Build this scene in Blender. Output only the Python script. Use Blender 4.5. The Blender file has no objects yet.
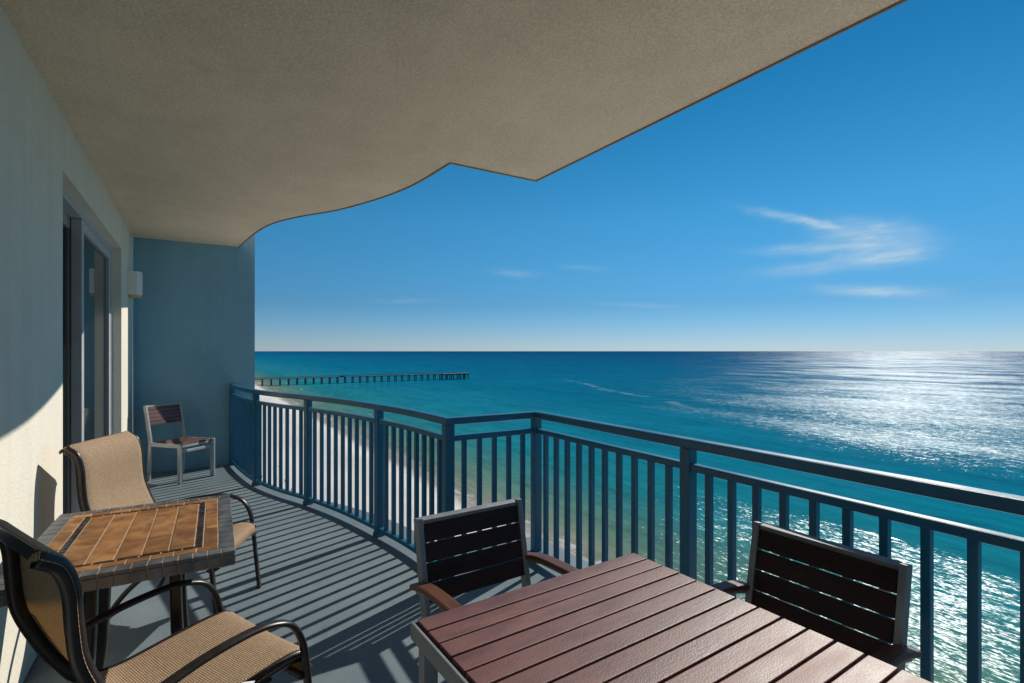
import bpy, math, random
from mathutils import Vector, Matrix
R = math.radians
random.seed(7)

# ------------------------------------------------------------------ scene, camera, light
scene = bpy.context.scene
col = scene.collection
YAW = 31.52
EYE = 1.48
cam_d = bpy.data.cameras.new('camera'); cam = bpy.data.objects.new('camera', cam_d); col.objects.link(cam)
cam_d.sensor_width = 36; cam_d.lens = 18.0; cam_d.shift_y = 0.0093
cam_d.clip_start = 0.02; cam_d.clip_end = 200000
cam.location = (0, 0, EYE); cam.rotation_euler = (R(90), 0, R(-YAW))
scene.camera = cam

SUN_AZ, SUN_EL = 69.2, 35.8        # azimuth measured from +Y towards +X
SKY_STRENGTH, SUN_STRENGTH = 0.06, 4.7
scene.view_settings.view_transform = 'Standard'
scene.view_settings.look = 'None'
scene.view_settings.exposure = 0.0
scene.view_settings.gamma = 1.0
scene.cycles.use_denoising = True
scene.cycles.max_bounces = 10
scene.cycles.diffuse_bounces = 6
scene.cycles.sample_clamp_indirect = 6.0
scene.cycles.caustics_reflective = False
scene.cycles.caustics_refractive = False

S = Vector((math.sin(R(SUN_AZ))*math.cos(R(SUN_EL)), math.cos(R(SUN_AZ))*math.cos(R(SUN_EL)), math.sin(R(SUN_EL))))
sun_d = bpy.data.lights.new('sun', 'SUN'); sun_d.energy = SUN_STRENGTH; sun_d.angle = R(0.5); sun_d.color = (1.0, 0.93, 0.82)
sun = bpy.data.objects.new('sun', sun_d); col.objects.link(sun)
sun.rotation_euler = S.to_track_quat('Z', 'Y').to_euler(); sun.location = S*60


class NT:
    """tiny node-tree helper"""
    def __init__(s, tree): s.t = tree; s.n = tree.nodes; s.l = tree.links
    def add(s, typ, **kw):
        n = s.n.new(typ)
        for k, v in kw.items(): setattr(n, k, v)
        return n
    def put(s, sock, v):
        if isinstance(v, bpy.types.NodeSocket): s.l.new(v, sock)
        elif v is not None: sock.default_value = v
    def m(s, op, a, b=None, c=None, clamp=False):
        n = s.add('ShaderNodeMath', operation=op, use_clamp=clamp)
        s.put(n.inputs[0], a)
        if b is not None: s.put(n.inputs[1], b)
        if c is not None: s.put(n.inputs[2], c)
        return n.outputs[0]
    def vm(s, op, a, b=None, out=0):
        n = s.add('ShaderNodeVectorMath', operation=op)
        s.put(n.inputs[0], a)
        if b is not None:
            s.put(n.inputs['Scale'] if op == 'SCALE' else n.inputs[1], b)
        return n.outputs[out]
    def mix(s, f, a, b, mode='MIX'):
        n = s.add('ShaderNodeMix', data_type='RGBA', blend_type=mode)
        s.put(n.inputs[0], f)
        s.put(n.inputs[6], a if isinstance(a, bpy.types.NodeSocket) else (*a, 1) if len(a) == 3 else a)
        s.put(n.inputs[7], b if isinstance(b, bpy.types.NodeSocket) else (*b, 1) if len(b) == 3 else b)
        return n.outputs[2]
    def noise(s, vec, scale, detail=4, rough=0.55, out=0, dist=0.0):
        n = s.add('ShaderNodeTexNoise')
        s.put(n.inputs['Vector'], vec); n.inputs['Scale'].default_value = scale
        n.inputs['Detail'].default_value = detail; n.inputs['Roughness'].default_value = rough
        n.inputs['Distortion'].default_value = dist
        return n.outputs[out]
    def step(s, v, a, b, lo=0.0, hi=1.0):
        n = s.add('ShaderNodeMapRange', interpolation_type='SMOOTHSTEP')
        s.put(n.inputs[0], v); n.inputs[1].default_value = a; n.inputs[2].default_value = b
        n.inputs[3].default_value = lo; n.inputs[4].default_value = hi
        return n.outputs[0]
    def ramp(s, v, stops):
        n = s.add('ShaderNodeValToRGB'); s.put(n.inputs[0], v)
        e = n.color_ramp.elements
        while len(e) < len(stops): e.new(0.5)
        for el, (p, c) in zip(e, stops): el.position = p; el.color = (*c, 1)
        return n.outputs[0]
    def mapping(s, vec, scale=(1, 1, 1), rot=(0, 0, 0)):
        n = s.add('ShaderNodeMapping'); s.put(n.inputs[0], vec)
        n.inputs['Scale'].default_value = scale; n.inputs['Rotation'].default_value = rot
        return n.outputs[0]


# world: clear sky and a few cirrus wisps at fixed compass bearings
def px_dir(px, py):
    xr = (px-512)/512
    return YAW+math.degrees(math.atan(xr)), math.degrees(math.atan((351-py)/(512*math.sqrt(1+xr*xr))))

world = bpy.data.worlds.new('World'); scene.world = world; world.use_nodes = True
w = NT(world.node_tree); w.n.clear()
sky = w.add('ShaderNodeTexSky', sky_type='NISHITA', sun_disc=False)
sky.sun_elevation = R(SUN_EL); sky.sun_rotation = R(SUN_AZ)
sky.altitude = 0; sky.air_density = 1.0; sky.dust_density = 0.0; sky.ozone_density = 6.0
geo = w.add('ShaderNodeTexCoord')
sep = w.add('ShaderNodeSeparateXYZ'); w.put(sep.inputs[0], geo.outputs['Generated'])
az = w.m('MULTIPLY', w.m('ARCTAN2', sep.outputs[0], sep.outputs[1]), 180/math.pi)
el = w.m('MULTIPLY', w.m('ARCSINE', sep.outputs[2]), 180/math.pi)
comb = w.add('ShaderNodeCombineXYZ'); w.put(comb.inputs[0], az); w.put(comb.inputs[1], el)
warp = w.vm('SUBTRACT', w.noise(comb.outputs[0], 0.35, 4, out=1), (0.5, 0.5, 0.5))
wp = w.vm('ADD', comb.outputs[0], w.vm('MULTIPLY', warp, (2.6, 0.6, 0)))
ws = w.add('ShaderNodeSeparateXYZ'); w.put(ws.inputs[0], wp)
wisps = [  # px, py, half length px, half width px, slope, strength
    (806, 222, 56, 4.5, 0.20, 0.52), (880, 226, 44, 7, 0.10, 0.20), (872, 240, 62, 19, 0.10, 0.46), (812, 249, 62, 6, -0.05, 0.36),
    (818, 267, 66, 8, -0.10, 0.34), (884, 257, 44, 7, -0.05, 0.42), (874, 291, 60, 6, 0.03, 0.55),
    (516, 273, 22, 4, 0.05, 0.16), (583, 268, 26, 3, 0.03, 0.10), (640, 305, 46, 2.6, 0.02, 0.13), (410, 301, 40, 3, 0, 0.08)]
mask = None
for px, py, hl, hw, sl, st in wisps:
    a0, e0 = px_dir(px, py); a1, e1 = px_dir(px+hl, py+sl*hl); _, e2 = px_dir(px, py-hw)
    L = math.hypot(a1-a0, e1-e0); ca, sa = (a1-a0)/L, (e1-e0)/L
    dx = w.m('SUBTRACT', ws.outputs[0], a0); dy = w.m('SUBTRACT', ws.outputs[1], e0)
    lx = w.m('DIVIDE', w.m('ADD', w.m('MULTIPLY', dx, ca), w.m('MULTIPLY', dy, sa)), L)
    ly = w.m('DIVIDE', w.m('SUBTRACT', w.m('MULTIPLY', dy, ca), w.m('MULTIPLY', dx, sa)), (e2-e0))
    q = w.m('ADD', w.m('MULTIPLY', lx, lx), w.m('MULTIPLY', ly, ly))
    g = w.m('MULTIPLY', w.m('POWER', 2.718, w.m('MULTIPLY', q, -1.4)), st)
    mask = g if mask is None else w.m('ADD', mask, g)
fib = w.noise(w.mapping(wp, (0.35, 1.9, 1), (0, 0, R(6))), 1.0, 6, 0.55)
mask = w.m('MULTIPLY', mask, w.step(fib, 0.28, 0.72, 0.58, 1.18), clamp=True)
tint = w.ramp(w.m('DIVIDE', el, 45.0, clamp=True), [(0.0, (.43, .545, .78)), (2/45, (.345, .495, .69)), (5/45, (.235, .45, .60)), (9/45, (.225, .54, .64)),
    (14/45, (.205, .61, .68)), (20/45, (.14, .59, .66)), (26/45, (.085, .55, .625)), (1.0, (.15, .475, .575))])
skyc = w.vm('SCALE', w.vm('MULTIPLY', sky.outputs[0], tint), 2.0)     # deep polarised blue
cl = w.mix(mask, skyc, (10.0, 12.0, 12.8))
bg = w.add('ShaderNodeBackground'); bg.inputs['Strength'].default_value = SKY_STRENGTH
w.put(bg.inputs['Color'], cl)
wo = w.add('ShaderNodeOutputWorld'); w.l.new(bg.outputs[0], wo.inputs[0])


# ------------------------------------------------------------------ materials
def mat(name, color, rough=0.6, metal=0.0, spec=0.5, var=0.12, vscale=6.0, bump=0.0, bscale=60.0, coord='Object', stretch=(1, 1, 1), bdist=0.01):
    m = bpy.data.materials.new(name); m.use_nodes = True
    t = NT(m.node_tree); b = t.n['Principled BSDF']
    tc = t.add('ShaderNodeTexCoord').outputs[coord]
    v = t.mapping(tc, stretch)
    n = t.noise(v, vscale, 5, 0.6)
    f = t.step(n, 0.3, 0.7)
    c = t.mix(f, [x*(1-var) for x in color], [min(1, x*(1+var)) for x in color])
    t.put(b.inputs['Base Color'], c)
    b.inputs['Metallic'].default_value = metal
    b.inputs['Specular IOR Level'].default_value = spec
    t.put(b.inputs['Roughness'], t.step(n, 0.2, 0.8, max(0.02, rough-0.07), min(1, rough+0.07)))
    if bump:
        bn = t.add('ShaderNodeBump'); bn.inputs['Strength'].default_value = bump; bn.inputs['Distance'].default_value = bdist
        t.put(bn.inputs['Height'], t.noise(v, bscale, 4, 0.65))
        t.put(b.inputs['Normal'], bn.outputs[0])
    return m

M = {}
M['rail'] = mat('blue_rail_paint', (0.011, 0.125, 0.225), 0.34, spec=0.6, var=0.10, vscale=3, bump=0.05, bscale=150)
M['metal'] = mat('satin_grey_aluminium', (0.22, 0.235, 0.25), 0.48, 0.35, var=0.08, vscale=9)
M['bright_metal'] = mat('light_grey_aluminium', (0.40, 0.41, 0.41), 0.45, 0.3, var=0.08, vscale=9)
M['dark_metal'] = mat('gunmetal_frame', (0.16, 0.165, 0.17), 0.42, 0.6, var=0.1)
M['bronze'] = mat('dark_bronze_tube', (0.028, 0.022, 0.020), 0.34, 0.3, var=0.25, vscale=25)
M['slat_lit'] = mat('brown_slat', (0.135, 0.068, 0.064), 0.5, spec=0.3, var=0.25, vscale=14, bump=0.25, bscale=160, stretch=(1, .15, 1))  # chair slat colour as sunlit, for the armless chair
M['slat'] = mat('dark_brown_slat', (0.030, 0.015, 0.014), 0.55, spec=0.22, var=0.3, vscale=14, bump=0.25, bscale=160, stretch=(1, .15, 1))  # same slat material with shade put into the colour, for the armchairs
def plank_mat():
    m = bpy.data.materials.new('brown_composite_plank'); m.use_nodes = True
    t = NT(m.node_tree); b = t.n['Principled BSDF']
    P = t.add('ShaderNodeTexCoord').outputs['Object']
    isl = t.add('ShaderNodeNewGeometry').outputs['Random Per Island']
    v = t.vm('ADD', P, t.vm('SCALE', (5.1, 9.3, 3.7), isl))
    n = t.noise(t.mapping(v, (0.35, 1, 1)), 14, 5, 0.6); f = t.noise(v, 260, 3, 0.65); g = t.noise(t.mapping(v, (0.22, 1, 1)), 120, 5, 0.65)
    c = t.mix(t.step(n, 0.3, 0.7), (0.098, 0.030, 0.025), (0.150, 0.050, 0.040))
    c = t.mix(t.m('MULTIPLY', t.step(g, 0.5, 0.68), 0.35), c, (0.075, 0.026, 0.022))
    c = t.vm('SCALE', c, t.m('ADD', 0.86, t.m('MULTIPLY', isl, 0.28)))
    t.put(b.inputs['Base Color'], c)
    t.put(b.inputs['Roughness'], t.m('ADD', t.step(n, 0.25, 0.75, 0.43, 0.54), t.m('MULTIPLY', t.m('SUBTRACT', isl, .5), .06)))
    b.inputs['Specular IOR Level'].default_value = 0.62
    bn = t.add('ShaderNodeBump'); bn.inputs['Strength'].default_value = 0.38; bn.inputs['Distance'].default_value = 0.0025
    t.put(bn.inputs['Height'], t.m('ADD', t.m('MULTIPLY', g, .6), f)); t.put(b.inputs['Normal'], bn.outputs[0])
    return m
M['plank'] = plank_mat()
M['armwood'] = mat('brown_arm_wood', (0.10, 0.038, 0.020), 0.42, var=0.25, vscale=18, bump=0.15, bscale=120, stretch=(.2, 1, 1))
M['black'] = mat('black_gap', (0.012, 0.012, 0.012), 0.8)
M['white_alu'] = mat('white_door_aluminium', (0.44, 0.455, 0.465), 0.4, var=0.05)
M['grey_alu'] = mat('grey_door_aluminium', (0.24, 0.255, 0.265), 0.45, var=0.05)
M['lamp_white'] = mat('lamp_white_metal', (0.72, 0.71, 0.66), 0.5, var=0.04)
M['lamp_tan'] = mat('lamp_diffuser_tan', (0.55, 0.36, 0.19), 0.6, var=0.05)
M['paper'] = mat('white_paper', (0.75, 0.78, 0.80), 0.7, var=0.03)
M['slate'] = mat('slate_tile', (0.085, 0.087, 0.092), 0.40, spec=0.8, var=0.45, vscale=14, bump=0.3, bscale=60, bdist=0.004)
M['mosaic'] = mat('dark_mosaic_tile', (0.035, 0.02, 0.018), 0.3, var=0.9, vscale=45)
M['grout'] = mat('sand_grout', (0.40, 0.30, 0.20), 0.85, var=0.1, vscale=40)
M['pier'] = mat('weathered_pier_timber', (0.13, 0.12, 0.115), 0.8, var=0.2, vscale=0.4)
M['pier_concrete'] = mat('pier_concrete', (0.20, 0.19, 0.18), 0.8, var=0.2, vscale=0.4)


def stucco(name, color, grain, strength, stain=0.10, blot=0.5, hidist=0.006, grainw=0.35, mark=0.0, streak=0.0):
    m = bpy.data.materials.new(name); m.use_nodes = True
    t = NT(m.node_tree); b = t.n['Principled BSDF']
    P = t.add('ShaderNodeTexCoord').outputs['Object']
    big = t.noise(P, blot, 5, 0.62); mid = t.noise(P, 4.0, 5, 0.65); fine = t.noise(P, grain, 3, 0.7)
    f = t.m('ADD', t.m('MULTIPLY', big, 0.60*(1-grainw)), t.m('ADD', t.m('MULTIPLY', mid, 0.40*(1-grainw)), t.m('MULTIPLY', fine, grainw)))
    c = t.mix(t.step(f, 0.32, 0.68), [x*(1-stain) for x in color], [x*(1+stain) for x in color])
    if mark:      # patched spots and faint trowel marks
        pm = t.noise(P, 1.7, 3, 0.5, dist=1.5)
        c = t.mix(t.m('MULTIPLY', t.step(pm, 0.66, 0.72), mark*2), c, [x*0.7 for x in color])
        c = t.mix(t.m('MULTIPLY', t.step(t.noise(t.mapping(P, (1, .25, 1), (0, 0, .6)), 2.3, 3, .5, dist=1), 0.62, 0.7), mark), c, [min(1, x*1.4) for x in color])
    if streak:    # rain and dust runs
        sk = t.noise(t.mapping(P, (1, 1, .05)), 7.0, 4, 0.6)
        c = t.mix(t.m('MULTIPLY', t.step(sk, 0.48, 0.7), streak), c, [x*0.72 for x in color])
    t.put(b.inputs['Base Color'], c); b.inputs['Roughness'].default_value = 0.9
    b.inputs['Specular IOR Level'].default_value = 0.2
    bn = t.add('ShaderNodeBump'); bn.inputs['Strength'].default_value = strength; bn.inputs['Distance'].default_value = hidist
    t.put(bn.inputs['Height'], t.m('ADD', fine, t.m('MULTIPLY', t.noise(P, grain*3, 2), 0.4)))
    t.put(b.inputs['Normal'], bn.outputs[0])
    return m

M['wall'] = stucco('cream_stucco', (0.73, 0.69, 0.59), 55, 0.5, 0.07, streak=0.20)
M['ceiling'] = stucco('tan_textured_ceiling', (0.72, 0.61, 0.46), 85, 1.0, 0.19, grainw=0.62, mark=0.10, hidist=0.006)
M['partition'] = stucco('blue_stucco', (0.205, 0.39, 0.495), 60, 0.5, 0.09, streak=0.22)
M['drip'] = mat('drip_edge', (0.22, 0.19, 0.15), 0.8)


def floor_mat():
    m = bpy.data.materials.new('grey_floor_coating'); m.use_nodes = True
    t = NT(m.node_tree); b = t.n['Principled BSDF']
    P = t.add('ShaderNodeTexCoord').outputs['Object']
    a = t.noise(P, 1.3, 6, 0.65); f = t.noise(P, 140, 2, 0.6); sp = t.noise(P, 9, 5, 0.7)
    c = t.mix(t.step(a, 0.3, 0.7), (0.140, 0.186, 0.214), (0.180, 0.230, 0.260))
    c = t.mix(t.m('MULTIPLY', t.step(sp, 0.62, 0.8), 0.35), c, (0.24, 0.26, 0.27))
    c = t.mix(t.m('MULTIPLY', t.step(f, 0.5, 0.75), 0.22), c, (0.05, 0.06, 0.065))
    sc = t.noise(t.mapping(P, (1, .3, 1), (0, 0, .8)), 3.2, 6, 0.7, dist=1.2)
    c = t.mix(t.m('MULTIPLY', t.step(sc, 0.56, 0.72), 0.30), c, (0.085, 0.105, 0.118))
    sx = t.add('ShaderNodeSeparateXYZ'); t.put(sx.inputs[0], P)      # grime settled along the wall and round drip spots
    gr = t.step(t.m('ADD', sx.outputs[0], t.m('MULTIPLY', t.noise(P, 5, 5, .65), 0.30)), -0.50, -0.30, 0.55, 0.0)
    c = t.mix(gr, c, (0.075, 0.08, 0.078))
    sp2 = t.noise(P, 26, 3, .5); c = t.mix(t.m('MULTIPLY', t.step(sp2, 0.70, 0.76), 0.4), c, (0.30, 0.31, 0.30))
    t.put(b.inputs['Base Color'], c); t.put(b.inputs['Roughness'], t.step(a, 0.2, 0.8, 0.5, 0.65))
    b.inputs['Specular IOR Level'].default_value = 0.4
    bn = t.add('ShaderNodeBump'); bn.inputs['Strength'].default_value = 0.25; bn.inputs['Distance'].default_value = 0.003
    t.put(bn.inputs['Height'], f); t.put(b.inputs['Normal'], bn.outputs[0])
    return m
M['floor'] = floor_mat()


def tile_mat():
    m = bpy.data.materials.new('tan_stone_tile'); m.use_nodes = True
    t = NT(m.node_tree); b = t.n['Principled BSDF']
    P = t.add('ShaderNodeTexCoord').outputs['Object']
    isl = t.add('ShaderNodeNewGeometry').outputs['Random Per Island']
    v = t.vm('ADD', P, t.vm('SCALE', (7.1, 3.3, 5.7), isl))
    n = t.noise(v, 9, 6, 0.6, dist=0.6); n2 = t.noise(t.mapping(v, (1, 2.6, 1)), 26, 4, 0.6)
    c = t.ramp(n, [(0.34, (0.115, 0.048, 0.017)), (0.5, (0.255, 0.115, 0.038)), (0.66, (0.41, 0.205, 0.075))])
    c = t.mix(t.m('MULTIPLY', n2, 0.35), c, (0.20, 0.10, 0.05))
    br = t.m('ADD', 0.82, t.m('MULTIPLY', isl, 0.36))
    c = t.vm('SCALE', c, br)
    t.put(b.inputs['Base Color'], c); t.put(b.inputs['Roughness'], t.step(n, 0.2, 0.8, 0.42, 0.58)); b.inputs['Specular IOR Level'].default_value = 0.3
    bn = t.add('ShaderNodeBump'); bn.inputs['Strength'].default_value = 0.2; bn.inputs['Distance'].default_value = 0.004
    t.put(bn.inputs['Height'], n2); t.put(b.inputs['Normal'], bn.outputs[0])
    return m
M['tile'] = tile_mat()


def sling_mat():
    m = bpy.data.materials.new('woven_tan_sling'); m.use_nodes = True
    t = NT(m.node_tree); b = t.n['Principled BSDF']
    uv = t.add('ShaderNodeTexCoord').outputs['UV']
    br = t.add('ShaderNodeTexBrick', offset=0.5)
    t.put(br.inputs['Vector'], uv); br.inputs['Scale'].default_value = 1
    br.inputs['Color1'].default_value = (0.58, 0.43, 0.29, 1); br.inputs['Color2'].default_value = (0.44, 0.315, 0.205, 1)
    br.inputs['Mortar'].default_value = (0.12, 0.075, 0.045, 1)
    br.inputs['Mortar Size'].default_value = 0.0016; br.inputs['Brick Width'].default_value = 0.012; br.inputs['Row Height'].default_value = 0.0068
    br.inputs['Mortar Smooth'].default_value = 0.6
    n = t.noise(uv, 12, 4); c = t.mix(t.m('MULTIPLY', n, 0.3), br.outputs[0], (0.40, 0.27, 0.16))
    t.put(b.inputs['Base Color'], c); b.inputs['Roughness'].default_value = 0.75
    b.inputs['Specular IOR Level'].default_value = 0.3
    bn = t.add('ShaderNodeBump', invert=True); bn.inputs['Strength'].default_value = 0.6; bn.inputs['Distance'].default_value = 0.002
    t.put(bn.inputs['Height'], br.outputs[1]); t.put(b.inputs['Normal'], bn.outputs[0])
    tr = t.add('ShaderNodeBsdfTranslucent'); tr.inputs[0].default_value = (0.55, 0.27, 0.06, 1)
    mx = t.add('ShaderNodeMixShader'); mx.inputs[0].default_value = 0.10
    t.l.new(b.outputs[0], mx.inputs[1]); t.l.new(tr.outputs[0], mx.inputs[2])
    t.l.new(mx.outputs[0], t.n['Material Output'].inputs[0])
    return m
M['sling'] = sling_mat()


def glass_mat():
    m = bpy.data.materials.new('dark_tinted_glass'); m.use_nodes = True
    t = NT(m.node_tree); b = t.n['Principled BSDF']
    P = t.add('ShaderNodeTexCoord').outputs['Object']
    n = t.noise(P, 1.2, 3)
    t.put(b.inputs['Base Color'], t.mix(n, (0.006, 0.009, 0.012), (0.012, 0.016, 0.02)))
    t.put(b.inputs['Roughness'], t.step(n, 0.2, 0.8, 0.02, 0.05)); b.inputs['IOR'].default_value = 1.6
    return m
M['glass'] = glass_mat()


SHORE = 70.0
def water_mat():
    m = bpy.data.materials.new('gulf_water'); m.use_nodes = True
    t = NT(m.node_tree); b = t.n['Principled BSDF']
    P = t.add('ShaderNodeNewGeometry').outputs['Position']
    sp = t.add('ShaderNodeSeparateXYZ'); t.put(sp.inputs[0], P)
    X, Y = sp.outputs[0], sp.outputs[1]
    big = t.m('SUBTRACT', t.noise(t.mapping(P, (1, .45, 1)), 0.012, 4, 0.6), 0.5)
    wob = t.m('SUBTRACT', t.noise(t.mapping(P, (1, .35, 1)), 0.035, 4, 0.6), 0.5)
    off = t.m('SUBTRACT', X, SHORE)
    D = t.m('ADD', off, t.m('MULTIPLY', wob, 30))
    lg = t.m('DIVIDE', t.m('LOGARITHM', t.m('MAXIMUM', D, 1.0), 10), 4.2)       # log scale offshore distance
    p = lambda d: math.log10(d)/4.2
    c = t.ramp(lg, [(p(1.5), (0.30, 0.27, 0.20)), (p(8), (0.20, 0.235, 0.17)), (p(22), (0.095, 0.215, 0.165)),
                    (p(50), (0.014, 0.200, 0.225)), (p(120), (0.002, 0.178, 0.255)), (p(420), (0.001, 0.138, 0.245)),
                    (p(1500), (0.0005, 0.100, 0.215)), (p(9000), (0.0005, 0.062, 0.165))])
    c = t.mix(t.step(big, -0.2, 0.25, 0.0, 0.45), c, t.vm('MULTIPLY', c, (0.75, 0.82, 0.86)))
    # surf: lace of foam close to the beach, two thin breaker lines, a boat wake
    fn = t.noise(t.mapping(P, (1.0, .55, 1)), 0.30, 7, 0.68, dist=0.8)
    near = t.step(D, 1, 11, 1.0, 0.0)
    foam = t.m('MULTIPLY', t.step(t.m('ADD', fn, t.m('MULTIPLY', near, 0.20)), 0.65, 0.82), 0.55)
    foam = t.m('MULTIPLY', foam, t.step(D, 7, 20, 1.0, 0.0))
    br_n = t.noise(t.mapping(P, (.6, .1, 1)), 0.16, 3)
    line = t.m('ABSOLUTE', t.m('SUBTRACT', t.m('ADD', off, t.m('MULTIPLY', wob, 16)), 34))
    br = t.m('MULTIPLY', t.step(line, 0.2, 1.8, 1.0, 0.0), t.step(br_n, 0.56, 0.66))
    br = t.m('MULTIPLY', br, t.step(Y, 220, 320))
    wk = t.m('SUBTRACT', t.m('SUBTRACT', X, t.m('MULTIPLY', Y, 0.42)), 222)
    wk = t.m('ADD', wk, t.m('ADD', t.m('MULTIPLY', wob, 30), t.m('MULTIPLY', big, 60)))
    wake = t.m('MULTIPLY', t.step(t.m('ABSOLUTE', wk), 0.5, 7.0, 1, 0), t.m('MULTIPLY', t.step(Y, 240, 330), t.step(Y, 560, 700, 1, 0)))
    wake = t.m('MULTIPLY', wake, t.step(t.noise(P, 0.05, 5, .7), 0.38, 0.6, 0.0, 0.22))
    foam = t.m('MAXIMUM', t.m('MAXIMUM', foam, t.m('MULTIPLY', br, 0.8)), wake, clamp=True)
    c = t.mix(foam, c, (0.72, 0.74, 0.74))
    # wind bands: ruffled inshore, a calmer lane, ruffled again offshore
    lane = t.m('ADD', off, t.m('MULTIPLY', wob, 34))
    ruf = t.m('ADD', t.step(lane, 60, 74, 1.0, 0.0), t.step(lane, 120, 240, 0.0, 0.95))
    ruf = t.m('MULTIPLY', ruf, t.m('MULTIPLY', t.step(big, -0.16, 0.10, 0.68, 1.0), t.step(t.noise(t.mapping(P, (1, .5, 1), (0, 0, .5)), 0.022, 9, 0.68), 0.36, 0.62, 0.85, 1.05)))
    ruf = t.m('ADD', ruf, 0.22)
    # wave slopes, straight from vector noise so they keep their tilt with distance
    rot = (0, 0, R(47))
    def slope(scale, sx, sy, det):
        mp = t.mapping(P, (sx, sy, 1), rot)
        return t.vm('SUBTRACT', t.noise(mp, scale, det, 0.6, out=1), (0.5, 0.5, 0.5))
    n1 = slope(0.75, 1.0, 0.28, 3); n2 = slope(3.0, 1.0, 0.32, 3); n3 = slope(0.05, 1, .4, 2)
    sl = t.vm('ADD', t.vm('SCALE', n1, 0.80), t.vm('ADD', t.vm('SCALE', n2, 0.95), t.vm('SCALE', n3, 0.06)))
    sl = t.vm('SCALE', t.vm('MULTIPLY', sl, (1, 1, 0)), ruf)
    nrm = t.vm('NORMALIZE', t.vm('ADD', sl, (0, 0, 1)))
    t.n.remove(b)
    df = t.add('ShaderNodeBsdfDiffuse'); t.put(df.inputs['Color'], c); t.put(df.inputs['Normal'], t.vm('NORMALIZE', t.vm('ADD', (0, 0, 1), t.vm('MULTIPLY', t.vm('ADD', t.vm('SCALE', n1, 0.5), t.vm('ADD', t.vm('SCALE', slope(0.17, 1, .22, 3), 0.7), t.vm('SCALE', slope(0.035, 1, .25, 4), 0.5))), (1, 1, 0)))))
    gl = t.add('ShaderNodeBsdfGlossy', distribution='BECKMANN'); gl.inputs['Color'].default_value = (0.84, 0.94, 1, 1)
    t.put(gl.inputs['Roughness'], t.m('ADD', t.m('MULTIPLY', ruf, t.step(off, 90, 260, 0.175, 0.26)), 0.12)); t.put(gl.inputs['Normal'], nrm)
    lw = t.add('ShaderNodeLayerWeight'); fac = t.m('POWER', lw.outputs['Facing'], 5.0)
    fac = t.m('MULTIPLY', t.m('ADD', 0.023, t.m('MULTIPLY', fac, 0.068)), t.m('SUBTRACT', 1.0, t.m('MULTIPLY', foam, .8)))
    mx = t.add('ShaderNodeMixShader'); t.put(mx.inputs[0], fac); t.l.new(df.outputs[0], mx.inputs[1]); t.l.new(gl.outputs[0], mx.inputs[2])
    t.l.new(mx.outputs[0], t.n['Material Output'].inputs[0])
    return m
M['water'] = water_mat()


def sand_mat():
    m = bpy.data.materials.new('white_beach_sand'); m.use_nodes = True
    t = NT(m.node_tree); b = t.n['Principled BSDF']
    P = t.add('ShaderNodeNewGeometry').outputs['Position']
    sp = t.add('ShaderNodeSeparateXYZ'); t.put(sp.inputs[0], P); X = sp.outputs[0]
    n = t.noise(t.mapping(P, (1, .4, 1)), 0.09, 6, 0.65); f = t.noise(P, 1.1, 5, 0.7); tr = t.noise(t.mapping(P, (1, .05, 1)), 0.5, 4, .6)
    c = t.mix(t.step(n, 0.3, 0.7), (0.66, 0.62, 0.56), (0.76, 0.72, 0.665))
    c = t.mix(t.m('MULTIPLY', t.step(f, 0.5, 0.7), 0.18), c, (0.42, 0.37, 0.31))
    c = t.mix(t.m('MULTIPLY', t.step(tr, 0.56, 0.66), 0.16), c, (0.36, 0.32, 0.27))
    wet = t.step(t.m('ADD', X, t.m('MULTIPLY', t.m('SUBTRACT', n, .5), 14)), 62, 69)
    c = t.mix(wet, c, (0.30, 0.255, 0.20))
    t.put(b.inputs['Base Color'], c); t.put(b.inputs['Roughness'], t.step(wet, 0, 1, 0.95, 0.45))
    bn = t.add('ShaderNodeBump'); bn.inputs['Strength'].default_value = 0.5; bn.inputs['Distance'].default_value = 0.25
    t.put(bn.inputs['Height'], f); t.put(b.inputs['Normal'], bn.outputs[0])
    return m
M['sand'] = sand_mat()
M['dune'] = mat('dune_grass', (0.10, 0.095, 0.045), 0.8, var=0.4, vscale=0.5)


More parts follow.
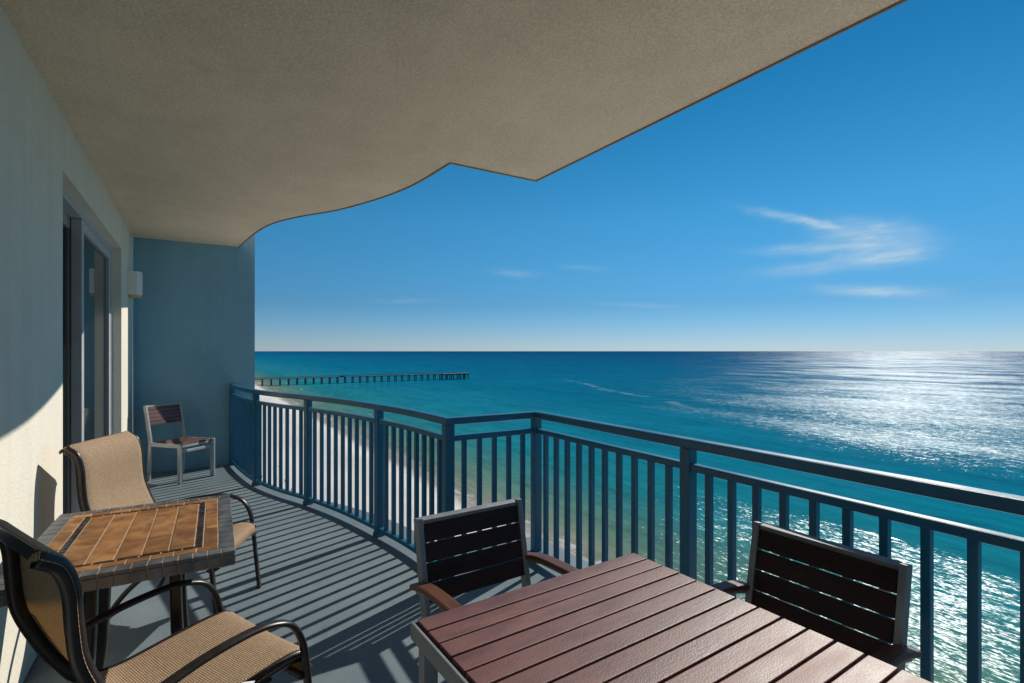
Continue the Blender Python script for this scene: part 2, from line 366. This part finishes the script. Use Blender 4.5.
# ------------------------------------------------------------------ mesh helpers
class MB:
    def __init__(s): s.v = []; s.f = []; s.mi = []; s.uv = None
    def quad_box(s, a, b, mi=0, xf=None):
        x0, y0, z0 = a; x1, y1, z1 = b
        o = len(s.v)
        vs = [(x0,y0,z0),(x1,y0,z0),(x1,y1,z0),(x0,y1,z0),(x0,y0,z1),(x1,y0,z1),(x1,y1,z1),(x0,y1,z1)]
        if xf: vs = [tuple(xf @ Vector(q)) for q in vs]
        s.v += vs
        for f in [(0,3,2,1),(4,5,6,7),(0,1,5,4),(1,2,6,5),(2,3,7,6),(3,0,4,7)]:
            s.f.append(tuple(o+i for i in f)); s.mi.append(mi)
        return s
    def prism(s, poly, z0, z1, mi=0):
        """closed vertical prism, poly counter-clockwise seen from above"""
        o = len(s.v); n = len(poly)
        s.v += [(x, y, z0) for x, y in poly]+[(x, y, z1) for x, y in poly]
        s.f.append(tuple(o+i for i in reversed(range(n)))); s.f.append(tuple(o+n+i for i in range(n))); s.mi += [mi, mi]
        for i in range(n):
            j = (i+1) % n
            s.f.append((o+i, o+j, o+n+j, o+n+i)); s.mi.append(mi)
        return s
    def sweep(s, pts, sec, side=None, mi=0, caps=True):
        """sec: list of (a, b); a runs along the side vector, b along side x tangent (for a level path with side pointing left, b is up)."""
        pts = [Vector(p) for p in pts]; n = len(pts); k = len(sec); o = len(s.v)
        for i, p in enumerate(pts):
            t0 = (p-pts[i-1]).normalized() if i else None
            t1 = (pts[i+1]-p).normalized() if i < n-1 else None
            t = ((t0 or t1)+(t1 or t0)).normalized()
            sc = 1.0
            if t0 and t1:
                sc = 1/max(0.35, t.dot(t1))
            if side is not None:
                sd = Vector(side); sd = (sd-t*sd.dot(t)).normalized(); bend_b = True
            else:
                sd = Vector((0, 0, 1)).cross(t).normalized(); bend_b = False
            up = t.cross(sd).normalized()
            for a, b in sec:
                if bend_b: s.v.append(tuple(p+sd*a+up*b*sc))
                else: s.v.append(tuple(p+sd*a*sc+up*b))
        for i in range(n-1):
            for j in range(k):
                jj = (j+1) % k
                s.f.append((o+i*k+j, o+(i+1)*k+j, o+(i+1)*k+jj, o+i*k+jj)); s.mi.append(mi)
        if caps:
            s.f.append(tuple(o+j for j in range(k))); s.f.append(tuple(o+(n-1)*k+j for j in reversed(range(k)))); s.mi += [mi, mi]
        return s
    def build(s, name, mats, parent=None, bevel=0.0, smooth=False, segs=2):
        me = bpy.data.meshes.new(name); me.from_pydata(s.v, [], s.f)
        ms = mats if isinstance(mats, (list, tuple)) else [mats]
        for m in ms: me.materials.append(m)
        me.polygons.foreach_set('material_index', s.mi)
        if s.uv:
            ul = me.uv_layers.new(name='UVMap')
            for lp in me.loops: ul.data[lp.index].uv = s.uv[lp.vertex_index]
        import bmesh
        bm = bmesh.new(); bm.from_mesh(me); bmesh.ops.recalc_face_normals(bm, faces=bm.faces); bm.to_mesh(me); bm.free()
        if smooth:
            me.polygons.foreach_set('use_smooth', [True]*len(me.polygons))
        me.update()
        o = bpy.data.objects.new(name, me); col.objects.link(o)
        if parent: o.parent = parent
        if bevel:
            md = o.modifiers.new('bevel', 'BEVEL'); md.width = bevel; md.segments = segs; md.limit_method = 'ANGLE'; md.angle_limit = R(40)
            me.polygons.foreach_set('use_smooth', [True]*len(me.polygons))
            wn = o.modifiers.new('normals', 'WEIGHTED_NORMAL'); wn.keep_sharp = True
        return o

def rect(w, h): return [(-w/2, -h/2), (w/2, -h/2), (w/2, h/2), (-w/2, h/2)]
def oval(w, h, n=12): return [(math.cos(2*math.pi*i/n)*w/2, math.sin(2*math.pi*i/n)*h/2) for i in range(n)]
def rrect(w, h, r):
    out = []
    for cx, cy, a0 in ((w/2-r, -h/2+r, -90), (w/2-r, h/2-r, 0), (-w/2+r, h/2-r, 90), (-w/2+r, -h/2+r, 180)):
        for k in range(3): a = R(a0+45*k); out.append((cx+r*math.cos(a), cy+r*math.sin(a)))
    return out
def spline(P, per=8):
    P = [Vector(p) for p in P]; out = []
    Q = [P[0]*2-P[1]]+P+[P[-1]*2-P[-2]]
    for i in range(1, len(Q)-2):
        a, b, c, d = Q[i-1:i+3]
        for k in range(per):
            u = k/per
            out.append(0.5*((2*b)+(c-a)*u+(2*a-5*b+4*c-d)*u*u+(3*b-a-3*c+d)*u**3))
    out.append(P[-1]); return out
def tag(o, label, cat, group=None):
    o['label'] = label; o['category'] = cat
    if group: o['group'] = group
    return o
def thing(name, label, cat, loc, rz=0.0, group=None):
    o = bpy.data.objects.new(name, None); col.objects.link(o); o.empty_display_size = 0.2
    o.location = loc; o.rotation_euler = (0, 0, rz)
    return tag(o, label, cat, group)
def structure(o): o['kind'] = 'structure'; return o
def copy_tree(src, loc, rz, label):
    r = src.copy(); col.objects.link(r); r.location = loc; r.rotation_euler = (0, 0, rz); r['label'] = label
    for ch in list(src.children):
        c = ch.copy(); col.objects.link(c); c.parent = r
        for g in ch.children:
            d = g.copy(); col.objects.link(d); d.parent = c
    return r

# ------------------------------------------------------------------ balcony: slab outline shared by floor and ceiling
WX = -0.668; PY = 7.62; CEIL = 2.85; BACK = -2.6
edge = [(0.47, PY), (0.50, 7.34), (0.585, 6.58), (0.70, 6.02), (0.90, 5.57), (1.17, 5.12), (1.40, 4.53), (1.525, 4.01), (1.575, 3.42)]
curve = [(v.x, v.y) for v in spline([(x, y, 0) for x, y in edge], 6)]
outline = curve+[(2.33, 3.42), (2.40, BACK)]            # running from the partition towards the viewer
poly = [(WX, PY)]+[(WX, BACK)]+list(reversed(outline))   # counter-clockwise
fl = MB().prism(poly, -0.22, 0.0).build('floor', M['floor'], bevel=0.012); structure(fl)
ce = MB().prism(poly, CEIL, CEIL+0.22).build('ceiling', M['ceiling']); structure(ce)
dr = MB().sweep([(x-0.012, y-0.012, CEIL-0.004) for x, y in outline], rect(0.011, 0.008)); dr.build('drip_edge', M['drip'], ce)

# wall with the recessed sliding door
DY0, DY1, DZ = 3.89, 6.55, 2.53
wall = MB()
WT = 0.30
for (y0, y1, z0, z1) in ((BACK, DY0, -43.0, CEIL+3), (DY1, PY, -43.0, CEIL+3), (DY0, DY1, DZ, CEIL+3), (DY0, DY1, -43.0, 0.035)):
    wall.quad_box((WX-WT, y0, z0), (WX, y1, z1))
wo_ = wall.build('stucco_wall', M['wall']); tag(wo_, 'cream stucco wall with a recessed sliding glass door', 'wall')
door = MB()
F = 0.045
door.quad_box((WX-0.24, DY0, 0.036), (WX-0.078, DY1, 0.036+F)).quad_box((WX-0.24, DY0, DZ-F), (WX-0.078, DY1, DZ-0.001))
door.quad_box((WX-0.24, DY0+.001, 0.08), (WX-0.078, DY0+F, DZ-F)).quad_box((WX-0.24, DY1-F, 0.08), (WX-0.078, DY1-.001, DZ-F))
door_o = door.build('sliding_door', M['white_alu'], wo_, bevel=0.003)
def panel(y0, y1, x0, x1, m):
    z0, z1 = 0.036+F+.002, DZ-F-.002
    b = MB().quad_box((x0, y0, z0), (x1, y0+0.085, z1)).quad_box((x0, y1-0.085, z0), (x1, y1, z1))
    b.quad_box((x0, y0+0.085, z0), (x1, y1-0.085, z0+0.11)).quad_box((x0, y0+0.085, z1-0.085), (x1, y1-0.085, z1))
    b.build('panel_frame', m, door_o, bevel=0.003)
    xm = (x0+x1)/2
    MB().quad_box((xm-0.008, y0+0.08, z0+0.1), (xm+0.008, y1-0.08, z1-0.08)).build('glass_pane', M['glass'], door_o)
panel(DY0+F, 5.12, WX-0.21, WX-0.152, M['grey_alu'])
panel(5.02, DY1-F, WX-0.147, WX-0.083, M['white_alu'])

pa = MB().quad_box((WX+.002, PY, -43), (0.646, PY+0.2, CEIL+3)).build('partition_wall', M['partition'])
tag(pa, 'blue stucco partition wall closing the far end of the balcony', 'wall')

# ------------------------------------------------------------------ railing
RAILH = 1.055
rail_ctrl = [(0.375, PY-0.005), (0.44, 6.95), (0.545, 6.286), (0.70, 5.76), (0.905, 5.247), (1.09, 4.68), (1.236, 4.058), (1.325, 3.55), (1.366, 3.03)]
rc = [Vector((x, y, 0)) for x, y in rail_ctrl]
rc_s = spline(rc, 8)
A, B, Cc = Vector((1.366, 3.01, 0)), Vector((2.04, 3.0, 0)), Vector((2.035, BACK+0.05, 0))
rc_s[-1] = A
path = rc_s+[B, Cc]
rail = thing('balcony_railing', 'blue painted metal balcony railing that curves along the slab edge', 'railing', (1.366, 3.01, 0))
off = -Vector((1.366, 3.01, 0))
def up(p, z): return (p.x+off.x, p.y+off.y, z)
MB().sweep([up(p, RAILH-0.024) for p in path], rrect(0.062, 0.048, 0.01)).build('top_rail', M['rail'], rail, bevel=0.0)
MB().sweep([up(p, 0.918) for p in path], rrect(0.042, 0.036, 0.007)).build('middle_rail', M['rail'], rail)
MB().sweep([up(p, 0.056) for p in path], rrect(0.042, 0.034, 0.007)).build('bottom_rail', M['rail'], rail)
def at_len(pts, s):
    for a, b in zip(pts, pts[1:]):
        L = (b-a).length
        if s <= L+1e-6: return a+(b-a)*(s/L), (b-a).normalized()
        s -= L
    return pts[-1].copy(), (pts[-1]-pts[-2]).normalized()
def total(pts): return sum((b-a).length for a, b in zip(pts, pts[1:]))
def bar(name, p, t, w_, z0, z1, plate=False):
    a = math.atan2(t.y, t.x); xf = Matrix.Translation((p.x+off.x, p.y+off.y, 0)) @ Matrix.Rotation(a, 4, 'Z')
    m = MB().quad_box((-w_/2, -w_/2, z0), (w_/2, w_/2, z1), xf=xf)
    if plate: m.quad_box((-w_/2-.006, -w_/2-.006, 0.0), (w_/2+.006, w_/2+.006, 0.03), xf=xf)
    return m.build(name, M['rail'], rail, bevel=0.003)
def near_len(pts, q):
    best, s, acc = 1e9, 0, 0
    for a, b in zip(pts, pts[1:]):
        d = (a-q).length
        if d < best: best, s = d, acc
        acc += (b-a).length
    return s
sect = []
cuts = [0.03]+[near_len(rc_s, Vector((x, y, 0))) for x, y in ((0.545, 6.286), (0.905, 5.247), (1.236, 4.058))]+[total(rc_s)]
sect += [(rc_s, cuts[i], cuts[i+1], n) for i, n in enumerate((10, 8, 9, 8))]
AB = [A, B]; BC = [B, Cc]
sect += [(AB, 0, total(AB), 5)]
sect += [(BC, 0, 1.32, 10), (BC, 1.32, 2.64, 10), (BC, 2.64, 3.96, 10), (BC, 3.96, 5.28, 10)]
for k, (pts, s0, s1, n) in enumerate(sect):
    p, t = at_len(pts, s0)
    corner = pts in (AB,) or k == 5
    bar('post', p, t, 0.064 if k == 4 else 0.058, 0.0, RAILH-0.047, plate=True)
    for i in range(1, n+1):
        p, t = at_len(pts, s0+(s1-s0)*i/(n+1))
        bar('baluster', p, t, 0.029, 0.071, 0.902)
p, t = at_len(BC, 5.28); bar('post', p, t, 0.058, 0.0, RAILH-0.047, plate=True)

# ------------------------------------------------------------------ wall lamp
lamp = thing('wall_lamp', 'white faceted wall lamp on the cream wall beside the door', 'lamp', (WX, 7.2, 2.09))
MB().prism([(0.0, -0.105), (0.085, -0.105), (0.125, -0.06), (0.125, 0.06), (0.085, 0.105), (0.0, 0.105)], 0.022, 0.285).build('shade', M['lamp_white'], lamp, bevel=0.003)
MB().prism([(0.0, -0.100), (0.083, -0.100), (0.12, -0.057), (0.12, 0.057), (0.083, 0.100), (0.0, 0.100)], 0.0, 0.021).build('diffuser', M['lamp_tan'], lamp, bevel=0.002)

# ------------------------------------------------------------------ brown plank dining table
TX0, TX1, TL, TH = 0.498, 1.366, 1.54, 0.74
tab = thing('dining_table', 'large brown plank dining table with a grey metal edge', 'table', (0.9616, 0.5946, 0), R(2.2))
hx, hy = (TX1-TX0)/2, TL/2
pl = MB(); n_pl = 22; pitch = (TL-0.02)/n_pl
for i in range(n_pl):
    y1 = hy-0.010-i*pitch
    dz = random.uniform(-0.0008, 0.0008)
    pl.quad_box((-hx+0.016, y1-pitch+0.006, TH-0.022), (hx-0.001, y1, TH+dz))
pl.build('tabletop', M['plank'], tab, bevel=0.003)
fr = MB()
fr.quad_box((-hx, -hy, TH-0.052), (-hx+0.009, hy, TH-0.006)).quad_box((hx-0.012, -hy, TH-0.052), (hx-0.003, hy, TH-0.0235))
fr.quad_box((-hx+0.009, hy-0.008, TH-0.052), (hx-0.009, hy, TH-0.006)).quad_box((-hx+0.009, -hy, TH-0.052), (hx-0.009, -hy+0.008, TH-0.006))
fr.build('frame', M['metal'], tab, bevel=0.002)
su = MB()
for k in range(3):
    x = -hx*0.72+k*hx*0.72; su.quad_box((x-0.02, -hy+0.012, TH-0.049), (x+0.02, hy-0.012, TH-0.024))
su.build('support_bar', M['dark_metal'], tab)
for sx in (-1, 1):
    for sy in (-1, 1):
        x = sx*(hx-0.035); y = sy*(hy-0.04)
        MB().quad_box((x-0.022, y-0.018, 0), (x+0.022, y+0.018, TH-0.053)).build('leg', M['metal'], tab, bevel=0.004)

# ------------------------------------------------------------------ slatted metal chairs
def slat_chair(label, loc, rz, arms, n_back, frame_m, group=None):
    c = thing('slat_armchair' if arms else 'slat_chair', label, 'chair', loc, rz, group)
    hw = 0.224 if arms else 0.212
    sx = (lambda z: -0.215-0.0*z if z < 0.44 else -0.215-(z-0.44)*0.20)
    top = 0.855
    for s in (-1, 1):
        MB().sweep([(-0.245, s*hw, 0), (-0.217, s*hw, 0.40), (-0.222, s*hw, 0.48), (sx(top), s*hw, top)], rect(0.022, 0.042), side=(0, 1, 0)).build('back_post', frame_m, c, bevel=0.003)
    MB().sweep([(sx(top)+0.0, -hw+0.011, top-0.012), (sx(top)+0.0, hw-0.011, top-0.012)], rect(0.030, 0.020), side=(1, 0, -0.2)).build('top_bar', frame_m, c, bevel=0.003)
    # back slats
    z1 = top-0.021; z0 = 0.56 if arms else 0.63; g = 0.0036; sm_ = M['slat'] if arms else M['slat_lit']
    hgt = (z1-z0-g*(n_back-1))/n_back
    bs = MB(); lean = math.atan(0.20)
    for i in range(n_back):
        zc = z1-hgt/2-i*(hgt+g); xc = sx(zc)+0.006
        xf = Matrix.Translation((xc, 0, zc)) @ Matrix.Rotation(-lean, 4, 'Y')
        bs.quad_box((-0.008, -hw+0.0125, -hgt/2), (0.008, hw-0.0125, hgt/2), xf=xf)
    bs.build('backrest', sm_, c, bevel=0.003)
    # seat
    ss = MB(); ns = 5; d0, d1 = -0.185, 0.215; wd = (d1-d0-0.010*(ns-1))/ns
    for i in range(ns):
        x0 = d0+i*(wd+0.010); ss.quad_box((x0, -hw+0.0125, 0.424), (x0+wd, hw-0.0125, 0.442))
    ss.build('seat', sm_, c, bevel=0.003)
    fr = MB()
    for s in (-1, 1):
        fr.quad_box((-0.195, s*hw-0.011, 0.398), (0.20, s*hw+0.011, 0.443))
    fr.quad_box((0.222, -hw+0.0125, 0.345), (0.238, hw-0.0125, 0.375)).quad_box((-0.20, -hw+0.0125, 0.398), (-0.186, hw-0.0125, 0.423)).quad_box((0.200, -hw+0.0125, 0.398), (0.214, hw-0.0125, 0.423))
    fr.build('seat_frame', frame_m, c, bevel=0.002)
    for s in (-1, 1):
        zt = 0.628 if arms else 0.446
        MB().quad_box((0.2015, s*hw-0.0165, 0), (0.245, s*hw+0.0165, zt)).build('leg', frame_m, c, bevel=0.003)
        if arms:
            ao = s*(hw+0.022)
            ar = MB().sweep(spline([(-0.265, ao, 0.622), (-0.15, ao, 0.650), (0.05, ao, 0.659), (0.20, ao, 0.652), (0.27, ao, 0.636)], 4), rrect(0.052, 0.020, 0.006), side=(0, 1, 0))
            aro = ar.build('armrest', M['armwood'], c)
            MB().sweep([(-0.245, ao, 0.610), (-0.15, ao, 0.634), (0.05, ao, 0.643), (0.20, ao, 0.636)], rect(0.022, 0.010), side=(0, 1, 0)).build('armrest_bar', frame_m, aro)
    return c
def heading(fx, fy): return math.atan2(fy, fx)
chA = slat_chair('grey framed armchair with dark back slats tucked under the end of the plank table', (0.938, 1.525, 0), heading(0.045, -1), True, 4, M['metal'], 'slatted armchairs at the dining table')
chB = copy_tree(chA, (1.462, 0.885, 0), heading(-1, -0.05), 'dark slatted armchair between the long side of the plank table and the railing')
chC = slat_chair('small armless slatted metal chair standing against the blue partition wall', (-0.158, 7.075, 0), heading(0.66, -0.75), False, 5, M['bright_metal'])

# ------------------------------------------------------------------ sling chairs
PROF = [(0.240, 0.345), (0.278, 0.372), (0.270, 0.415), (0.20, 0.432), (0.05, 0.420), (-0.11, 0.402), (-0.20, 0.418), (-0.262, 0.50), (-0.312, 0.60), (-0.350, 0.70), (-0.362, 0.79), (-0.370, 0.890), (-0.395, 0.962), (-0.445, 1.002)]
def sling_chair(label, loc, rz):
    c = thing('sling_armchair', label, 'chair', loc, rz, 'sling armchairs at the tile table')
    prof = spline([(x, 0, z) for x, z in PROF], 5)
    hw = 0.248; n = len(prof)
    nor = []
    for i in range(n):
        t = (prof[min(i+1, n-1)]-prof[max(i-1, 0)]).normalized(); nor.append(Vector((t.z, 0, -t.x)) * (1 if True else 1))
    # nor points to the sitter's side (up / forward)
    for i in range(n):
        if nor[i].dot(Vector((0.5, 0, 1))) < 0: nor[i] = -nor[i]
    last = None; L = 0; nu = 16; sm = MB(); sm.uv = []
    rows = [(prof[i], nor[i]) for i in range(n)]
    rows += [(prof[-1]+Vector((-0.014, 0, -0.002)), nor[-1]), (prof[-1]+Vector((-0.022, 0, -0.012)), nor[-1]), (prof[-1]+Vector((-0.018, 0, -0.026)), nor[-1])]
    for i, (p, nn) in enumerate(rows):
        if last is not None: L += (p-last).length
        last = p
        for j in range(nu+1):
            u = -1+2*j/nu
            sag = 0.012*(1-u*u)*math.sin(math.pi*min(i, n-1)/(n-1))
            y = u*(hw+0.014); d = -sag
            if abs(u) > 0.99: d -= 0.020; y = u*(hw+0.018)
            q = p+nn*d
            sm.v.append((q.x, y, q.z)); sm.uv.append((u*hw, L))
    for i in range(len(rows)-1):
        for j in range(nu):
            a = i*(nu+1)+j; sm.f.append((a, a+1, a+nu+2, a+nu+1)); sm.mi.append(0)
    sm.build('sling', M['sling'], c, smooth=True)
    for s in (-1, 1):
        MB().sweep([(prof[i].x-nor[i].x*0.0235, s*hw, prof[i].z-nor[i].z*0.0235) for i in range(6, n)], oval(0.030, 0.042, 12), side=(0, 1, 0)).build('side_rail', M['bronze'], c, smooth=True)
    e0 = prof[-1]-nor[-1]*0.018
    MB().sweep([(e0.x, -hw+0.01, e0.z), (e0.x, hw-0.01, e0.z)], oval(0.028, 0.028, 10), side=(1, 0, 0)).build('top_bar', M['bronze'], c, smooth=True)
    for s in (-1, 1):
        ao = s*(hw+0.034)
        arm = spline([(-0.285, s*(hw+0.010), 0.530), (-0.23, ao, 0.545), (-0.10, ao, 0.572), (0.03, ao, 0.585), (0.12, ao, 0.578), (0.19, ao, 0.545), (0.232, ao, 0.47), (0.248, ao, 0.37), (0.265, ao, 0.20), (0.285, ao, 0.0)], 6)
        MB().sweep(arm, oval(0.040, 0.022, 12), side=(0, 1, 0)).build('armrest', M['bronze'], c, smooth=True)
        leg = spline([(0.13, s*(hw+0.004), 0.385), (-0.05, s*(hw+0.018), 0.345), (-0.20, s*(hw+0.022), 0.21), (-0.315, s*(hw+0.022), 0.0)], 6)
        MB().sweep(leg, oval(0.026, 0.026, 10), side=(0, 1, 0)).build('leg', M['bronze'], c, smooth=True)
    st = MB().sweep([(0.235, -hw-0.03, 0.345), (0.235, hw+0.03, 0.345)], oval(0.024, 0.024, 10), side=(1, 0, 0)); st.build('stretcher', M['bronze'], c, smooth=True)
    st = MB().sweep([(-0.10, -hw-0.02, 0.315), (-0.10, hw+0.02, 0.315)], oval(0.024, 0.024, 10), side=(1, 0, 0)); st.build('stretcher', M['bronze'], c, smooth=True)
    return c
ch1 = sling_chair('tan sling armchair seen from behind, its back towards the cream wall', (-0.022, 2.055, 0), 0.445)
ch2 = copy_tree(ch1, (-0.050, 3.42, 0), -0.43, 'tan sling armchair facing the sea beyond the tile table, beside the glass door')

# ------------------------------------------------------------------ tile-topped table
tt = thing('tile_table', 'small bistro table topped with tan stone tiles and slate border', 'table', (-0.205, 2.585, 0), R(-1.5))
WXT, WYT = 0.335, 0.435; TZ = 0.745
top = MB()
top.quad_box((-WXT+0.004, -WYT+0.004, TZ-0.050), (WXT-0.004, WYT-0.004, TZ-0.0022), 0)
def tile(x0, y0, x1, y1, mi, h=TZ, g=0.0045):
    dz = random.uniform(-0.0006, 0.0006)
    if mi == 1: g = 0.003
    top.quad_box((x0+g/2, y0+g/2, h-0.012), (x1-g/2, y1-g/2, h+dz), mi)
sl_, tn, dk, dkt = 0.055, 0.050, 0.028, 0.017
def row(x0, x1, y0, y1, n, mi, along):
    for i in range(n):
        if along == 'x': tile(x0+(x1-x0)*i/n, y0, x0+(x1-x0)*(i+1)/n, y1, mi)
        else: tile(x0, y0+(y1-y0)*i/n, x1, y0+(y1-y0)*(i+1)/n, mi)
for s in (-1, 1):   # slate border, tan ring, dark strips
    ya, yb = sorted((s*WYT, s*(WYT-sl_))); row(-WXT, WXT, ya, yb, 15, 1, 'x')
    xa, xb = sorted((s*WXT, s*(WXT-sl_))); row(xa, xb, -WYT+sl_, WYT-sl_, 12, 1, 'y')
    ya, yb = sorted((s*(WYT-sl_), s*(WYT-sl_-tn))); row(-WXT+sl_, WXT-sl_, ya, yb, 8, 2, 'x')
    xa, xb = sorted((s*(WXT-sl_), s*(WXT-sl_-tn))); row(xa, xb, -WYT+sl_+tn, WYT-sl_-tn, 3, 2, 'y')
    ya, yb = sorted((s*(WYT-sl_-tn), s*(WYT-sl_-tn-dkt))); row(-WXT+sl_+tn, WXT-sl_-tn, ya, yb, 7, 3, 'x')
    xa, xb = sorted((s*(WXT-sl_-tn), s*(WXT-sl_-tn-dk))); row(xa, xb, -WYT+sl_+tn+dkt, WYT-sl_-tn-dkt, 22, 3, 'y')
ix, iy = WXT-sl_-tn-dk, WYT-sl_-tn-dkt
for i in range(5):
    tile(-ix+2*ix*i/5, -iy, -ix+2*ix*(i+1)/5, iy, 2, g=0.005)
# slate skirt tiles round the edge
n = 15
for s in (-1, 1):
    for i in range(n):
        x0 = -WXT+2*WXT*i/n; y = s*WYT
        top.quad_box((x0+.0015, min(y, y-s*0.012), TZ-0.052), (x0+2*WXT/n-.0015, max(y, y-s*0.012), TZ-0.0135), 1)
    for i in range(12):
        y0 = -WYT+0.013+(2*WYT-0.026)*i/12; x = s*WXT
        top.quad_box((min(x, x-s*0.012), y0+.0015, TZ-0.052), (max(x, x-s*0.012), y0+(2*WYT-0.026)/12-.0015, TZ-0.0135), 1)
top.build('tabletop', [M['grout'], M['slate'], M['tile'], M['mosaic']], tt, bevel=0.0018)
MB().quad_box((-0.20, -0.30, TZ-0.10), (0.20, 0.30, TZ-0.0535)).build('apron', M['bronze'], tt, bevel=0.003)
for sx in (-1, 1):
    for sy in (-1, 1):
        pts = spline([(sx*0.13, sy*0.14, TZ-0.06), (sx*0.135, sy*0.14, 0.45), (sx*0.15, sy*0.155, 0.2), (sx*0.19, sy*0.19, 0.0)], 5)
        MB().sweep(pts, rrect(0.042, 0.055, 0.010), side=(1, 0, 0)).build('leg', M['bronze'], tt, smooth=False, bevel=0)

# folded card lying on the front sling seat
cd = MB()
for a in (0, 1):
    xf = Matrix.Rotation(R(14 if a else -10), 4, 'Y')
    cd.quad_box((0 if a else -0.06, -0.045, 0), (0.06 if a else 0, 0.045, 0.0012), xf=xf)
card = cd.build('folded_card', M['paper']); card.location = (0.090, 1.752, 0.452); card.rotation_euler = (0, R(-6), R(70))
tag(card, 'small white folded card lying on the tan sling seat', 'card')

# ------------------------------------------------------------------ sea, beach, pier
SEA = EYE-45.0
def axis(lo, steps): return sorted(lo)
xs = [58, 75, 100, 140, 200, 300, 450, 700, 1100, 1800, 3000, 6000, 12000, 30000, 90000]
ys = [-90000, -30000, -10000, -4000, -1500, -600, -200, 0, 200, 400, 700, 1000, 1500, 2500, 4000, 8000, 20000, 90000]
sea = MB()
for y in ys:
    for x in xs: sea.v.append((x, y, SEA))
for j in range(len(ys)-1):
    for i in range(len(xs)-1):
        a = j*len(xs)+i; sea.f.append((a, a+1, a+len(xs)+1, a+len(xs))); sea.mi.append(0)
structure(sea.build('sea', M['water']))

rnd = random.Random(3)
ph = [(rnd.uniform(0, 6.28), rnd.uniform(0.5, 1.0)) for _ in range(8)]
def hwob(y):
    return 2.2*math.sin(y/38+ph[0][0])+1.5*math.sin(y/17+ph[1][0])+0.8*math.sin(y/7.3+ph[2][0])+3*math.sin(y/140+ph[3][0])
be = MB()
bx = [-4000, -1500, -500, -200, -80, -30, 0, 8, 16, 24, 32, 40, 48, 54, 58, 62, 66, 70, 74, 78, 84, 92, 110]
by = [-3000, -1000, -400, -150]+list(range(-60, 1000, 6))+[1100, 1300, 1700, 2500, 5000]
for y in by:
    for x in bx:
        xe = x-hwob(y)*(1 if 40 < x < 100 else 0)
        if xe < 52: z = SEA+1.7+0.25*math.sin(x/5.0+y/23)+0.2*math.sin(y/11)
        else: z = SEA+1.7-1.7*(xe-52)/(SHORE-52)
        if x < 24 and x > -60: z += 1.2*max(0, 1-abs(x-6)/18)*(1+0.5*math.sin(y/19)+0.3*math.sin(y/7))
        be.v.append((x, y, z))
for j in range(len(by)-1):
    for i in range(len(bx)-1):
        a = j*len(bx)+i; be.f.append((a, a+1, a+len(bx)+1, a+len(bx))); be.mi.append(0)
structure(be.build('beach', M['sand'], smooth=True))

# dune grass: uncountable tufts of blades
dg = MB(); rnd = random.Random(11)
for _ in range(900):
    x = rnd.gauss(12, 6); y = rnd.uniform(60, 420)
    if math.sin(y/23)+math.sin(y/9.1+x/5) < -0.2: continue
    z = SEA+1.7+1.0*max(0, 1-abs(x-6)/18)
    for k in range(7):
        a = rnd.uniform(0, 6.28); h_ = rnd.uniform(.5, 1.1); sp_ = rnd.uniform(.2, .6)
        o = len(dg.v); ca, sa = math.cos(a), math.sin(a)
        dg.v += [(x-sa*.1, y+ca*.1, z-.1), (x+sa*.1, y-ca*.1, z-.1), (x+ca*sp_, y+sa*sp_, z+h_)]
        dg.f.append((o, o+1, o+2)); dg.mi.append(0)
dgo = dg.build('dune_grass', M['dune']); dgo['kind'] = 'stuff'; tag(dgo, 'sparse brown dune grass on the pale beach below the balcony', 'dune grass')

PYY = 722.0
PYY = 735.0
pier = thing('fishing_pier', 'long fishing pier on dark piles reaching out into the sea', 'pier', (40, PYY, SEA+0.7), R(2.5))
X0, X1 = -30, 333
MB().quad_box((X0, -4.0, 7.4), (X1, 4.0, 8.5)).build('deck', M['pier_concrete'], pier)
MB().quad_box((X1-44, -7, 7.35), (X1+4, 7, 8.55)).build('pier_head', M['pier_concrete'], pier)
for s in (-1, 1):
    r = MB().quad_box((X0, s*3.95-.1, 9.5), (X1-44, s*3.95+.1, 9.7)).quad_box((X0, s*3.95-.06, 9.0), (X1-44, s*3.95+.06, 9.12))
    r.quad_box((X1-44, s*6.9-.1, 9.5), (X1+4, s*6.9+.1, 9.7))
    x = X0
    while x < X1: 
        yy = s*(6.9 if x > X1-44 else 3.95); r.quad_box((x-.08, yy-.08, 8.5), (x+.08, yy+.08, 9.55)); x += 3.0
    r.build('railing', M['pier'], pier)
nb = 34
for i in range(nb):
    x = X0+8+(X1-X0-12)*i/(nb-1)
    b = MB().quad_box((x-.6, -4.4, 6.2), (x+.6, 4.4, 7.39))
    for s in (-1, 1): b.quad_box((x-.55, s*3.0-.6, -4), (x+.55, s*3.0+.6, 6.25))
    b.build('pile_bent', M['pier'], pier)
for i in range(7):
    x = X1-40+i*6.6
    b = MB().quad_box((x-.6, -6.9, 6.2), (x+.6, 6.9, 7.34))
    for s in (-1, 1): b.quad_box((x-.55, s*6.2-.55, -4), (x+.55, s*6.2+.55, 6.25))
    b.build('pile_bent', M['pier'], pier)
k = MB().quad_box((130, -3.4, 8.51), (136, -0.4, 10.0)); k.build('shelter', M['pier'], pier)
